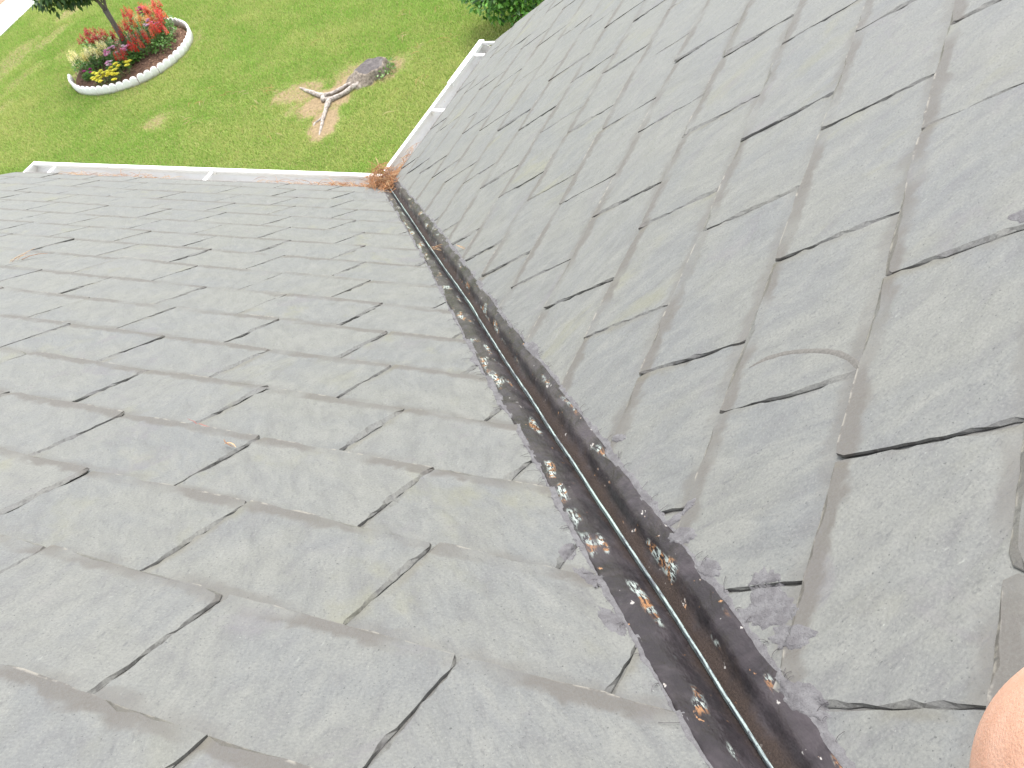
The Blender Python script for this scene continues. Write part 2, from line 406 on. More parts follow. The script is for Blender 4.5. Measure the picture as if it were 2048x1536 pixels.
# ---- valley flashing
def slate_top(sd, X):         # height of the slate surface over the mean plane at a point
    s = LS[sd]; v = (X @ s['V']) / E; f = (v - s['k0']) % 1.0
    return TL / 2 - TL * f
RIB = ([0, .29, 1.61, 2.2, 2.58, 2.87, 3.38, 3.63, 3.82, 4.2], [-.009, -.009, -.0066, -.009, -.002, -.0016, .001, .0025, .006, .008])
def ribx(s): return float(np.interp(s, *RIB)) + .0016 * n1(s * 5, 41) + .0006 * n1(s * 19, 43)
SM = 4.5
def flashing_material():
    m = Mat('coated_flashing', .5, .18)
    p = m.uv('run')                                # x along the valley, y across, metres
    sx = m.n('ShaderNodeSeparateXYZ'); m.l(p, sx.inputs[0]); ax = m.math('ABSOLUTE', sx.outputs[1])
    big = m.noise(p, 14, 4, .6, .6); mid = m.noise(p, 60, 5, .6)
    c = m.mix(m.ramp(big, .40, .66), (.0185, .0145, .0160), (.043, .035, .038))
    c = m.mix(m.ramp(mid, .55, .75, 0, .4), c, (.056, .048, .053))
    # silt lying in the trough
    d = m.math('ADD', ax, m.math('MULTIPLY', m.math('SUBTRACT', m.noise(p, 16, 5, .65), .5), .060))
    d = m.math('ADD', d, m.ramp(sx.outputs[1], -.001, .001, 0., .013)); tr = m.ramp(d, .030, .008); gr = m.noise(p, 420, 3, .7)
    silt = m.mix(m.ramp(gr, .3, .7), (.024, .0165, .013), (.046, .032, .025))
    silt = m.mix(m.ramp(gr, .68, .74, 0, .7), silt, (.22, .15, .06))
    c = m.mix(m.math('MULTIPLY', tr, .85), c, silt)
    # worn places: bare metal white-green and rusty orange primer, on the humps
    pm = m.mapping(p, (.55, 1.25, 1)); site = m.noise(m.mapping(p, (.30, .9, 1)), 30, 2, .5)
    st = m.noise(m.mapping(p, (.45, 2.2, 1), (0, 0, .12)), 170, 4, .7)
    band = m.math('MULTIPLY', m.ramp(ax, .017, .024), m.ramp(ax, .056, .046))
    bl = m.math('MULTIPLY', m.math('MULTIPLY', m.ramp(m.math('SUBTRACT', site, m.ramp(sx.outputs[1], .005, -.005, 0., .045)), .54, .62), band), m.ramp(st, .46, .53))
    oc = m.noise(m.mapping(p, (1, 1, 1)), 45, 2)
    wear = m.mix(m.ramp(oc, .50, .55), (.34, .38, .35), (.27, .135, .06))
    c = m.mix(bl, c, wear)
    dots = m.math('MULTIPLY', m.ramp(m.noise(m.mapping(p, (.6, 1, 1)), 85, 3, .6), .66, .70), m.ramp(ax, .008, .018, .2, 1))
    c = m.mix(m.math('MULTIPLY', dots, .9), c, m.mix(m.ramp(big, .45, .5), (.30, .16, .08), (.33, .31, .29)))
    m.col(c)
    m.l(m.ramp(m.math('ADD', tr, m.math('MULTIPLY', mid, .3)), 0, 1, .36, .85), m.b.inputs['Roughness'])
    h = m.math('ADD', m.math('MULTIPLY', m.noise(m.mapping(p, (.5, 1, 1)), 45, 4, .6), 1.6), m.math('MULTIPLY', m.math('MULTIPLY', gr, tr), .4))
    m.bump(h, .0028); return m.m
def rib_material():
    m = Mat('patina_rib', .45, .5); p = m.uv('run')
    f = m.noise(m.mapping(p, (.25, 1, 1)), 130, 4, .7); b = m.noise(p, 2.6, 3)
    c = m.mix(m.ramp(f, .40, .58), (.09, .10, .11), (.28, .34, .32))
    c = m.mix(m.ramp(b, .53, .60, 0, .7), c, (.34, .44, .39))
    c = m.mix(m.ramp(m.noise(p, 330, 3), .42, .32), c, (.04, .035, .04)); m.col(c); m.bump(f, .0008); return m.m
def cement_material():
    m = Mat('roof_cement', .7, .3); o = m.obj()
    f = m.noise(o, 60, 5, .65); g = m.noise(o, 260, 4, .6)
    c = m.mix(m.ramp(f, .38, .62), (.128, .123, .125), (.092, .086, .089))
    c = m.mix(m.ramp(g, .55, .72, 0, .5), c, (.125, .119, .122)); m.col(c)
    m.bump(m.math('ADD', f, m.math('MULTIPLY', g, .5)), .004); return m.m
M_FL = flashing_material(); M_RIB = rib_material(); M_CEM = cement_material(); M_FIB = simple('fibre', (.075, .065, .068), .8)
def run_uv(me, uv):
    vi = np.empty(len(me.loops), np.int32); me.loops.foreach_get('vertex_index', vi)
    me.uv_layers.new(name='run').data.foreach_set('uv', np.asarray(uv)[vi].astype(np.float32).ravel())
def edge_w(sd, s):
    w = float(np.interp(s, *EDG[sd])); q = 3 if sd == 'L' else 9
    return w + .0022 * n1(s * 9, q) + .0014 * n1(s * 34, q + .5) + .0009 * n1(s * 90, q + .7)
ss = np.arange(.02, SM, .006); NX = 18
vs, uv, fs = [], [], []
tb = math.tan(HALF)
ncol = 2 * (NX + 1)
for s_ in ss:
    c = ribx(s_)
    for sd in 'LR':
        D, N = LS[sd]['D'], LS[sd]['N']; sg = 1 if sd == 'L' else -1
        W = edge_w(sd, s_); x0 = -.009 * tb + sg * c / math.cos(HALF); 
        for i in range(NX + 1):
            t = i / NX; x = x0 + (W - x0) * t; xx = (x - x0) * .057 / (W - x0)
            h = -.009
            st_ = .003 if sd == 'L' else .015; q = min(max((xx - st_) / (.037 - st_), 0), 1); h += .0135 * (q * q * (3 - 2 * q) if sd == 'R' else math.sin(q * math.pi / 2) ** 1.2)
            if xx > .038: q = (xx - .038) / .019; h -= .0025 * q
            amp = min(max(xx - .004, 0) / .02, 1)
            h += amp * (.0034 * n1(s_ * 13 + xx * 20, 20 + sg) + .0009 * noise.noise(V((s_ * 38, xx * 60, sg * 3.3))))
            if i == NX: h = slate_top(sd, WV * s_ + D * x) - .001
            vs.append(WV * s_ + D * x + N * h); uv.append((s_, sg * xx))
nS = len(ss)
for k in range(nS - 1):
    for sdn in range(2):
        o = k * ncol + sdn * (NX + 1)
        for i in range(NX):
            f = (o + i, o + i + 1, o + ncol + i + 1, o + ncol + i)
            fs.append(f if sdn == 0 else f[::-1])
def up_faces(vs, fs, N):
    vs = np.array(vs); f = fs[0]; n = np.cross(vs[f[1]] - vs[f[0]], vs[f[2]] - vs[f[0]])
    return [g[::-1] for g in fs] if n @ N < 0 else fs
fs = up_faces(vs, fs, NC)
me = mesh('valley_flashing', vs, fs, M_FL, smooth=True); run_uv(me, uv)
flash = link('valley_flashing', me, house)
sol = flash.modifiers.new('sheet', 'SOLIDIFY'); sol.thickness = .0012; sol.offset = -1
# standing rib folded up in the middle
prof = [(-.0034, -.012), (-.0013, -.006), (-.0014, .001), (-.0013, .0030), (0, .0038), (.0013, .0030), (.0014, .001), (.0013, -.006), (.0034, -.012)]
vs, uv, fs = [], [], []
for s_ in ss:
    c = ribx(s_); wob = .0006 * n1(s_ * 25, 60)
    for i, (a, h) in enumerate(prof):
        vs.append(WV * s_ + TC * (c + a) + NC * (h + (wob + .0008 * n1(s_ * 7, 70) if h > 0 else 0))); uv.append((s_, i * .0025))
K = len(prof)
fs = [(k * K + i, k * K + i + 1, (k + 1) * K + i + 1, (k + 1) * K + i) for k in range(nS - 1) for i in range(K - 1)]
fs = up_faces(vs, [fs[3]] + fs[:3] + fs[4:], NC)
me = mesh('rib', vs, fs, M_RIB, smooth=True); run_uv(me, uv); link('rib', me, flash)
# ragged roof cement spread over slate edges
def fringe(sd, s_):
    q = 13 if sd == 'L' else 17
    a = .0050 + .006 * n1(s_ * 5, q) + .0085 * n1(s_ * 19, q + 1) + .0035 * n1(s_ * 75, q + 2) + .0018 * n1(s_ * 210, q + 3)
    sp = max(0, n1(s_ * 11, q + 4) - .34) * .05
    if sd == 'L': a *= .8
    return min(max((a + sp) * min(1., .25 + .25 * s_), -.004), .026)
for sd in 'LR':
    D, N = LS[sd]['D'], LS[sd]['N']; s2 = np.arange(.1, SM, .0032); nx = 6; vs, fs = [], []
    for s_ in s2:
        W = edge_w(sd, s_)
        fr = fringe(sd, s_)
        for i in range(nx + 1):
            t = i / nx; x = W - .006 + (fr + .006) * t; X = WV * s_ + D * x
            h = slate_top(sd, X) + .0012 * (1 - t) + .0008 + .0008 * noise.noise(V((s_ * 90, x * 130, 5)))
            if i == nx: h = slate_top(sd, X) - .0012
            vs.append(X + N * h)
    for k in range(len(s2) - 1):
        for i in range(nx): fs.append((k * (nx + 1) + i, k * (nx + 1) + i + 1, (k + 1) * (nx + 1) + i + 1, (k + 1) * (nx + 1) + i))
    fs = up_faces(vs, fs, N)
    o = link('roof_cement', mesh('roof_cement', vs, fs, M_CEM, smooth=True), flash)
    # hairs of fibre sticking out of the cement
    f = MB(); r = random.Random(5 if sd == 'L' else 6)
    for k in range(90):
        s_ = r.uniform(.2, 4.2) if r.random() < .4 else r.uniform(2.2, 4.2); x = edge_w(sd, s_) + fringe(sd, s_) * .6
        an = r.uniform(-1.1, 1.1) - .3; ln = r.uniform(.004, .016) * (1.6 if r.random() < .12 else 1); cu = r.uniform(-1.3, 1.3); pp = []
        pa, pb = s_, x
        for i in range(5):
            X = WV * pa + D * pb; pp.append(X + N * (slate_top(sd, X) + .0022 + .001 * math.sin(i)))
            pa += math.sin(an) * ln / 4; pb += math.cos(an) * ln / 4; an += cu / 4
        f.tube(pp, .00028, 3, False)
    fo = f.build('fibre', M_FIB, flash); fo['kind'] = 'stuff'
# larger daubs of cement
bpy.context.view_layer.update(); DG = bpy.context.evaluated_depsgraph_get()
def surf(sd, X):              # height of what really lies there over the mean plane
    N = LS[sd]['N']; ok, loc, *_r = S.ray_cast(DG, V(tuple(X + N * .05)), V(tuple(-N)), distance=.09)
    return float((np.array(loc) - X) @ N) if ok else slate_top(sd, X)
def daub(sd, u, v, ru, rv, q, rot=0., parent=None, name='cement_daub', th=.004, mat=None):
    """irregular smear centred at pixel-free roof coordinates (metres from the eave corner)"""
    s = LS[sd]; vs, fs = [], []; nr, na = 7, 46
    for i in range(nr + 1):
        for k in range(na):
            an = 2 * math.pi * k / na; rr = i / nr
            f = 1 + .30 * n1(math.cos(an) * 1.6 + 3, q) + .26 * noise.noise(V((math.cos(an) * 4, math.sin(an) * 4, q))) + .10 * noise.noise(V((math.cos(an) * 11, math.sin(an) * 11, q + 2)))
            a, b = ru * rr * f * math.cos(an), rv * rr * f * math.sin(an)
            x = u + a * math.cos(rot) - b * math.sin(rot); y = v + a * math.sin(rot) + b * math.cos(rot)
            X = s['U'] * x + s['V'] * y
            h = surf(sd, X) + (1 - rr ** 3) * th * .4 * (.55 + .6 * noise.noise(V((x * 70, y * 70, q)))) + .0004
            if i == nr: h = surf(sd, X) - .0008
            vs.append(X + s['N'] * h)
    for i in range(nr):
        for k in range(na): fs.append((i * na + k, i * na + (k + 1) % na, (i + 1) * na + (k + 1) % na, (i + 1) * na + k))
    fs = up_faces(vs, [fs[-1]] + fs[:-1], s['N'])
    return link(name, mesh(name, vs, fs, mat or M_CEM, smooth=True), parent)
DAUBS = [('R', -2.262, 2.588, .010, .026, 2.3, -.6), ('R', -2.300, 2.606, .013, .024, 3.9, .2), ('R', -2.352, 2.664, .010, .024, 4.4, .5),
         ('R', -2.388, 2.750, .020, .032, 5.2, .9), ('R', -2.416, 2.762, .022, .036, 6.6, .1), ('R', -2.448, 2.800, .016, .030, 7.4, .2), ('R', -2.515, 2.830, .014, .034, 8.8, .5), ('R', -1.920, 2.975, .016, .026, 9.5, .4),
         ('R', -2.096, 2.405, .008, .018, 12.1, .3), ('L', -2.024, 2.734, .011, .020, 10.7, .4), ('L', -2.070, 2.785, .011, .030, 11.3, .9), ('L', -2.130, 2.862, .010, .030, 13.1, .8), ('L', -1.690, 2.262, .008, .018, 14.7, .7)]
for d in DAUBS: daub(*d[:6], rot=d[6], parent=flash)
def ribbon(sd, pts, w, name, mat, q, label=None):
    s = LS[sd]; pts = [np.array(p) for p in pts]; vs, fs = [], []; C = []
    for i in range(len(pts) - 1):
        p0, p1, p2, p3 = pts[max(i - 1, 0)], pts[i], pts[i + 1], pts[min(i + 2, len(pts) - 1)]
        for j in range(12):
            t = j / 12; C.append(.5 * (2 * p1 + (p2 - p0) * t + (2 * p0 - 5 * p1 + 4 * p2 - p3) * t * t + (3 * p1 - p0 - 3 * p2 + p3) * t ** 3))
    n = len(C)
    for i, c in enumerate(C):
        d = unit(C[min(i + 1, n - 1)] - C[max(i - 1, 0)]); e = np.array([-d[1], d[0]]); k = w * min(1, i / 10 + .05, (n - 1 - i) / 6 + .05)
        for j in range(5):
            o = (j / 2 - 1) * k * (1 + .45 * n1(i * .31, q + j)); x = c + e * o; X = s['U'] * x[0] + s['V'] * x[1]
            vs.append(X + s['N'] * (surf(sd, X) + (.0005 if 0 < j < 4 else -.0003)))
    for i in range(n - 1):
        for j in range(4): fs.append((i * 5 + j, i * 5 + j + 1, i * 5 + j + 6, i * 5 + j + 5))
    fs = up_faces(vs, [fs[21]] + fs[:21] + fs[22:], s['N'])
    o = link(name, mesh(name, vs, fs, mat, smooth=True), decks[sd])
    if label: o['label'] = label
M_DIRT = simple('damp_dirt', (.118, .110, .098), .85, .14, 300, .001)
ribbon('R', [(-2.033, 2.62), (-2.025, 2.649), (-2.031, 2.697), (-2.049, 2.745), (-2.073, 2.778), (-2.101, 2.799)], .0048, 'dirt_streak', M_DIRT, 3, 'curved brown dirt streak across a slate')
ribbon('L', [(-1.242, 2.554), (-1.28, 2.564), (-1.318, 2.571), (-1.361, 2.571)], .0016, 'rust_streak', simple('rust', (.26, .11, .09), .8), 5, 'thin reddish streak on a course line')

# ---- gutters (part of the house)
def gutter_material():
    m = Mat('gutter_paint', .4, .5); o = m.obj(); f = m.noise(o, 9, 5, .6); g = m.noise(o, 60, 4)
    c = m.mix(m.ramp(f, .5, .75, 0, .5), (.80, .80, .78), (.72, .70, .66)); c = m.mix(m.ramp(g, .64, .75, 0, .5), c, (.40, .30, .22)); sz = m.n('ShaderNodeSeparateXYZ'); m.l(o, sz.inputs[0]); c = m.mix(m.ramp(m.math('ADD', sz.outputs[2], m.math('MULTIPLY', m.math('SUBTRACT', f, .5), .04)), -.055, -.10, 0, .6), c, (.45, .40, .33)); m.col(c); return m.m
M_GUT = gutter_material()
GD = dict(L=(.138, -.030), R=(.100, -.010))      # outward reach, lip height
for sd in 'LR':
    s = LS[sd]; o2 = 'R' if sd == 'L' else 'L'; dmax, zl = GD[sd]; oth = unit(-np.array([s['V'][0], s['V'][1], 0.]))
    k = dmax / .13
    pr = [(.004, -.050), (.004, -.120), (.018, -.128), (.080 * k, -.128), (.100 * k, -.112), (.106 * k, -.085), (.124 * k, -.066), (.130 * k, -.046),
          (.130 * k, zl), (.108 * k, zl), (.108 * k, zl - .011), (.1265 * k, zl - .007), (.1265 * k, -.046), (.120 * k, -.063), (.102 * k, -.083), (.096 * k, -.108),
          (.079 * k, -.124), (.020, -.124), (.008, -.118), (.008, -.050)]
    pr = [(d, z) for d, z in pr]
    ue = s['ue'] * E + .004; ratio = GD[o2][0] / dmax
    def G(u, d, z): 
        p = s['U'] * u + oth * d; return np.array([p[0], p[1], z])
    n = len(pr); vs = [G(d * ratio, d, z) for d, z in pr] + [G(ue, d, z) for d, z in pr]
    fs = [(i, (i + 1) % n, n + (i + 1) % n, n + i) for i in range(n)]
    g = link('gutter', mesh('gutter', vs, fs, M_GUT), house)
    g['label'] = 'white gutter along the %s eave' % ('longer left' if sd == 'L' else 'shorter right')
    # end cap with its rolled rim
    c = MB(); cp = pr[:9]
    c.add([G(ue + .001, d, z) for d, z in cp] + [G(ue + .003, d, z) for d, z in cp], [tuple(range(9)), tuple(range(9, 18))[::-1]] + [(i, (i + 1) % 9, 9 + (i + 1) % 9, 9 + i) for i in range(9)])
    zr = zl + .002
    c.hexa([G(u, d, z) for z in (zr - .012, zr) for u, d in ((ue - .010, .0), (ue + .0045, .0), (ue + .0045, dmax + .001), (ue - .010, dmax - .002))])
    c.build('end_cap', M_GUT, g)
    # hangers
    hs = (.235, 1.27, 2.18) if sd == 'L' else (.62, 1.10)
    if sd == 'L': hs = (1.10, 2.19)
    for hu in hs:
        h = MB(); z0 = zl - .009
        h.hexa([G(u, d, z) for z in (z0 - .005, z0 + .001) for u, d in ((hu - .011, -.012), (hu + .011, -.012), (hu + .011, dmax - .006), (hu - .011, dmax - .006))])
        h.hexa([G(u, d, z) for z in (z0 - .022, z0 - .0055) for u, d in ((hu - .011, dmax - .012), (hu + .011, dmax - .012), (hu + .011, dmax - .009), (hu - .011, dmax - .009))])
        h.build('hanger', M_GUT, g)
    if sd == 'R':   # lip joint sleeve and the clip half way
        h = MB(); h.hexa([G(u, d, z) for z in (zl - .014, zl + .004) for u, d in ((.83, dmax - .026), (1.22, dmax - .026), (1.22, dmax + .003), (.83, dmax + .003))])
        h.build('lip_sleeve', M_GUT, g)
        # bent wire clips inside the gutter
        for cu in (.98, 1.10):
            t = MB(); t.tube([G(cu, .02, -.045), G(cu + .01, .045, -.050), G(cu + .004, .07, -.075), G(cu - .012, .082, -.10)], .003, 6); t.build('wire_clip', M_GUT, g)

# ------------------------------------------------------------------ pine straw
M_STRAW = tintmat('pine_straw', .6, .3, 0, 200, .3)
STRAW = [np.array(c) for c in ((.52, .26, .115), (.45, .205, .085), (.60, .38, .20), (.34, .16, .075), (.62, .46, .28))]
def straw(name, n, place, label, group=None, lmin=.05, lmax=.12, rad=.0009, seed=3, kind='stuff'):
    r = random.Random(seed); co = []; col = []
    for k in range(n):
        p, az, el, cols = place(r); L = r.uniform(lmin, lmax); bend = r.uniform(-1, 1); c = r.choice(cols) * r.uniform(.75, 1.15)
        pts = []; p = np.array(p, float)
        d0 = np.array([math.cos(az) * math.cos(el), math.sin(az) * math.cos(el), math.sin(el)])
        side = unit(np.cross(d0, [0.1, .2, 1.])); upv = np.cross(side, d0)
        N = 4
        for i in range(N + 1):
            t = i / N - .5; pts.append(p + d0 * L * t + side * bend * L * .5 * (t * t) - np.array([0, 0, 1]) * L * .45 * t * t)
        ra = rad * r.uniform(.7, 1.2)
        for i in range(N):
            for a0, a1 in ((side, upv), (upv, -side), (-side, -upv), (-upv, side)):
                w0 = ra if i else ra * .4; w1 = ra if i < N - 1 else ra * .4
                co += [pts[i] + a0 * w0, pts[i + 1] + a0 * w1, pts[i + 1] + a1 * w1, pts[i] + a1 * w0]; col += [c] * 4
    o = link(name, tri_mesh(name, np.array(co), 4, M_STRAW, np.array(col)))
    tag(o, label, 'pine straw', group, kind); return o
def corner_pile(r):
    u = abs(r.gauss(0, .045)); which = r.random()
    a = r.gauss(0, .056); b = r.gauss(0, .055); p = np.array([-.002 + a, .045 + b, 0])
    hgt = .115 * math.exp(-(a * a + b * b) / .006) - .055 * (1 - math.exp(-(a * a + b * b) / .01))
    p[2] = r.uniform(-.07, max(hgt, -.02)) - .01
    pv = P('L', 0, 0)
    base = max(P('L', 0, 0)[2], 0)
    if p[1] < -.01: p[2] = max(p[2], -p[1] * .42 + .004 + r.random() * .02)
    return p, r.uniform(0, 6.3), r.gauss(.15, .4), STRAW[:4]
straw('pine_straw', 760, corner_pile, 'heap of orange-brown pine straw clogging the gutter corner at the foot of the valley', seed=4, lmin=.045, lmax=.12)
straw('pine_needles', 90, corner_pile, 'long light brown needles sticking out of the straw heap in the gutter corner', seed=14, lmin=.09, lmax=.17, rad=.0015)
def gut_place(sd, ranges, zz=-.095):
    def f(r):
        s = LS[sd]; oth = unit(-np.array([s['V'][0], s['V'][1], 0.])); a, b, dens = r.choice(ranges); u = r.uniform(a, b)
        d = r.uniform(.008, .085); p = s['U'] * u + oth * d; z = -.44 * d - .012 + r.gauss(0, .009)
        az = math.atan2(s['U'][1], s['U'][0]) + r.gauss(0, .5); return (p[0], p[1], z), az, r.gauss(.1, .25), STRAW
    return f
straw('pine_straw', 330, gut_place('L', [(.12, .40, 1), (.12, .40, 1), (.1, .8, 1), (1.45, 2.05, 1), (1.3, 2.1, 1)], -.085), 'pine straw lying in strands along the left gutter trough', seed=5, lmin=.03, lmax=.09)
straw('pine_straw', 150, gut_place('R', [(.06, .22, 1), (.06, .35, 1)], -.075), 'pine straw along the foot of the right gutter, up from the heap', seed=6, lmin=.03, lmax=.08)
def place_on(sd, u, v, az, n, spread, label, seed, lmin=.03, lmax=.07):
    def f(r):
        X = P(sd, u / E + r.gauss(0, spread) / E, v / E + r.gauss(0, spread) / E, .007 + r.random() * .006); return X, az + r.gauss(0, .35), r.gauss(0, .15), STRAW[2:]
    return straw('pine_needles', n, f, label, seed=seed, lmin=lmin, lmax=lmax, rad=.0008)
place_on('R', -1.112, 1.335, -.9, 2, .003, 'single short brown pine needle tuft standing on the right slope beside the valley', 31, .03, .05)
place_on('L', .244, 1.694, .35, 5, .012, 'few orange pine needles lying near the left end of the left slope', 32, .05, .11)
place_on('L', -1.406, 2.640, -.9, 2, .004, 'dry needle scrap wedged in a joint low on the left slope', 33, .02, .035)
place_on('R', -1.009, 1.155, -.9, 4, .008, 'orange needles stuck on the metal valley below the heap', 34, .03, .06)


# ------------------------------------------------------------------ lawn, path
BARE = [(.45, 7.05, .56, .30, .35, .95), (.12, 7.50, .42, .27, -.5, .75), (.20, 6.55, .40, .20, 1.1, .95), (1.12, 7.08, .36, .24, .5, .75), (.75, 7.30, .32, .36, .2, .65), (.1, 7.1, .3, .25, 0, .55),
        (-1.56, 8.31, .18, .26, -.5, .62), (-.70, 10.22, .10, .30, -.5, .5), (-3.3, 12.1, .75, .30, .9, .55), (-2.7, 12.35, .5, .16, .8, .55), (-2.5, 11.6, .35, .14, .7, .4),
        (-3.2, 11.3, .6, .14, .8, .45), (-1.2, 12.0, .5, .2, .6, .45), (-1.6, 10.39, .93, .93, 0, .75), (-2.3, 13.1, .4, .2, .6, .6), (-.2, 8.4, .3, .16, .4, .25), (-3.6, 10.5, .5, .1, .8, .5), (1.5, 7.25, .2, .1, .5, .4), (-.3, 7.4, .16, .08, .4, .35)]
def bare(x, y):
    b = 0
    for cx, cy, ra, rb, an, st in BARE:
        dx, dy = x - cx, y - cy; c, s = math.cos(an), math.sin(an)
        d = math.hypot((dx * c + dy * s) / ra, (-dx * s + dy * c) / rb)
        d += .35 * noise.noise(V((x * 5, y * 5, 2))) + .2 * noise.noise(V((x * 14, y * 14, 7)))
        b = max(b, st * min(max((1.15 - d) / .5, 0), 1))
    return b
def ground_z(x, y): return -H + .012 * noise.noise(V((x * .9, y * .9, 0)))
def axis(a, b, st):
    c = list(np.arange(a, b + 1e-6, st)); o1, o2 = [], []
    g = st
    x = a
    while x > -90: g *= 1.7; x -= g; o1.append(x)
    g = st; x = b
    while x < 90: g *= 1.7; x += g; o2.append(x)
    return o1[::-1] + c + o2
gx = axis(-5, 4.2, .06); gy = axis(3.5, 16.5, .06)
vs = []; ba = []
for y in gy:
    for x in gx:
        ins = -5.01 < x < 4.21 and 3.4 < y < 16.6
        vs.append((x, y, ground_z(x, y) if ins else -H)); ba.append(bare(x, y) if ins else 0.)
nx = len(gx); fs = [(j * nx + i, j * nx + i + 1, (j + 1) * nx + i + 1, (j + 1) * nx + i) for j in range(len(gy) - 1) for i in range(nx - 1)]
def lawn_colour(m, co):
    big = m.noise(co, .75, 3, .5, .4); med = m.noise(co, 3.2, 4, .6); fi = m.noise(co, 60, 4, .7)
    c = m.mix(m.ramp(big, .38, .62), (.22, .30, .055), (.28, .32, .085))
    c = m.mix(m.ramp(med, .35, .7, 0, .6), c, (.245, .275, .088)); return c, fi, med
m = Mat('lawn', .9, .2); co = m.obj(); c, fi, med = lawn_colour(m, co)
at = m.n('ShaderNodeSeparateColor'); m.l(m.attr('bare'), at.inputs[0])
c = m.mix(m.ramp(fi, .35, .65, .0, .75), c, (.05, .085, .018))
soil = m.mix(m.ramp(m.noise(co, 28, 5, .65), .3, .7), (.36, .26, .15), (.22, .165, .09))
bf = m.ramp(m.math('ADD', at.outputs[0], m.math('MULTIPLY', m.math('SUBTRACT', m.noise(co, 16, 5, .75), .5), 1.3)), .3, .85)
m.col(m.mix(bf, c, soil)); m.bump(fi, .02); M_LAWN = m.m
me = mesh('lawn', vs, fs, M_LAWN, smooth=True)
a = me.color_attributes.new('bare', 'FLOAT_COLOR', 'POINT'); a.data.foreach_set('color', np.repeat(np.array(ba, np.float32), 4))
tag(link('lawn', me), 'green lawn below the eaves with bare tan patches', kind='structure')
# blades
def in_view(x, y, z, mg=30):
    X = np.stack([x, y, z], 1) - Cp; c = X @ Rm; u = 512 + FPX * c[:, 0] / -c[:, 2]; w = 384 - FPX * c[:, 1] / -c[:, 2]
    return (c[:, 2] < 0) & (u > -mg) & (u < 1024 + mg) & (w > -mg) & (w < 420), u, w
rng = np.random.default_rng(7)
NB = 1500000
bx = rng.uniform(-4.8, 4.2, NB); by = rng.uniform(3.6, 16.4, NB)
ok, pu, pw = in_view(bx, by, np.full(NB, -H)); bx, by = bx[ok], by[ok]
gxa, gya = np.arange(-5, 4.3, .06), np.arange(3.5, 16.6, .06)
bg = np.array([[bare(x, y) for x in gxa] for y in gya])
ix = np.clip(((bx + 5) / .06).astype(int), 0, len(gxa) - 1); iy = np.clip(((by - 3.5) / .06).astype(int), 0, len(gya) - 1); bv = bg[iy, ix]
inbed = (bx + 1.597) ** 2 + (by - 10.39) ** 2 < .87 ** 2
wd = np.array([.605, .796]); side = (bx + 3.45) * wd[1] - (by - 13.25) * wd[0]
keep = (rng.random(len(bx)) > bv * 1.05) & ~inbed & (side > -.02)
stump_c = np.array([1.0, 7.19])
keep &= np.hypot(bx - stump_c[0], by - stump_c[1]) > .17
bx, by, bv = bx[keep], by[keep], bv[keep]; n = len(bx); print('blades', n)
nz = np.array([noise.noise(V((x * .9, y * .9, 0))) for x, y in zip(bx, by)])
patch = np.array([noise.noise(V((x * .7, y * .7, 9))) + .6 * noise.noise(V((x * 3.1, y * 3.1, 4))) for x, y in zip(bx, by)])
zz = -H + .012 * nz
th = rng.uniform(0, 2 * np.pi, n); L = rng.uniform(.018, .042, n) * (1 - .4 * bv); le = rng.normal(0, .55, (n, 2)) * L[:, None]
wdt = rng.uniform(.0022, .0042, n)
base = np.stack([bx, by, zz - .003], 1); sd_ = np.stack([np.cos(th), np.sin(th), np.zeros(n)], 1) * wdt[:, None]
tip = base + np.concatenate([le, L[:, None]], 1)
co = np.stack([base - sd_, base + sd_, tip], 1).reshape(-1, 3)
g1 = np.array([.29, .47, .085]); g2 = np.array([.50, .55, .18]); g3 = np.array([.52, .45, .20]); g4 = np.array([.19, .32, .05])
t = np.clip(.5 + patch * 1.25 + rng.normal(0, .35, n), 0, 1)[:, None]; cc = g1 * (1 - t) + g2 * t
dk = (rng.random(n) < .22)[:, None]; cc = np.where(dk, g4, cc); dr = (rng.random(n) < .12 + .4 * bv)[:, None]; cc = np.where(dr, g3, cc)
cc = cc * rng.uniform(.8, 1.2, (n, 1))
M_BLADE = tintmat('grass_blade', .6, .25, .35, 30, .08)
tag(link('grass', tri_mesh('grass', co, 3, M_BLADE, np.repeat(cc, 3, 0))), 'short mown grass blades covering the lawn', 'grass', kind='stuff')
# loose pine needles on the lawn
LN = [(-.55, 8.15), (-.75, 8.45), (-.98, 8.3), (-.2, 7.9), (1.5, 7.7), (1.75, 8.3), (1.62, 7.3), (2.1, 8.0), (1.9, 8.9), (.6, 8.6), (.9, 6.1), (1.35, 6.5), (-.3, 6.7), (-1.2, 7.9), (-.4, 7.6), (2.0, 7.2)]
def lawn_needles(r):
    x, y = r.choice(LN); return (x + r.gauss(0, .06), y + r.gauss(0, .06), -H + .035), r.uniform(0, 6.3), r.gauss(0, .1), STRAW[:3] + STRAW[4:]
straw('pine_needles', 70, lawn_needles, 'fallen brown pine needles scattered over the lawn', seed=9, lmin=.08, lmax=.2, rad=.0016)
# path and mulch strip at the far left
perp = np.array([wd[1], -wd[0]])
def strip(o0, o1, z0, z1, a=-3.5, b=9):
    A = np.array([-3.45, 13.25]); pts = [A + wd * a + perp * o0, A + wd * b + perp * o0, A + wd * b + perp * o1, A + wd * a + perp * o1]
    m = MB(); m.hexa([(p[0], p[1], z) for z in (z0, z1) for p in pts]); return m
M_CONC = simple('concrete', (.66, .66, .64), .85, .05, 12, .002)
tag(strip(-.80, 0, -H - .08, -H + .022).build('path', M_CONC), 'pale concrete path at the far edge of the lawn', kind='structure')
tag(strip(-1.7, -.80, -H - .08, -H + .014).build('ground', simple('bare_earth', (.33, .22, .14), .95, .2, 30, .01)), 'brown mulch strip beyond the concrete path', kind='structure')

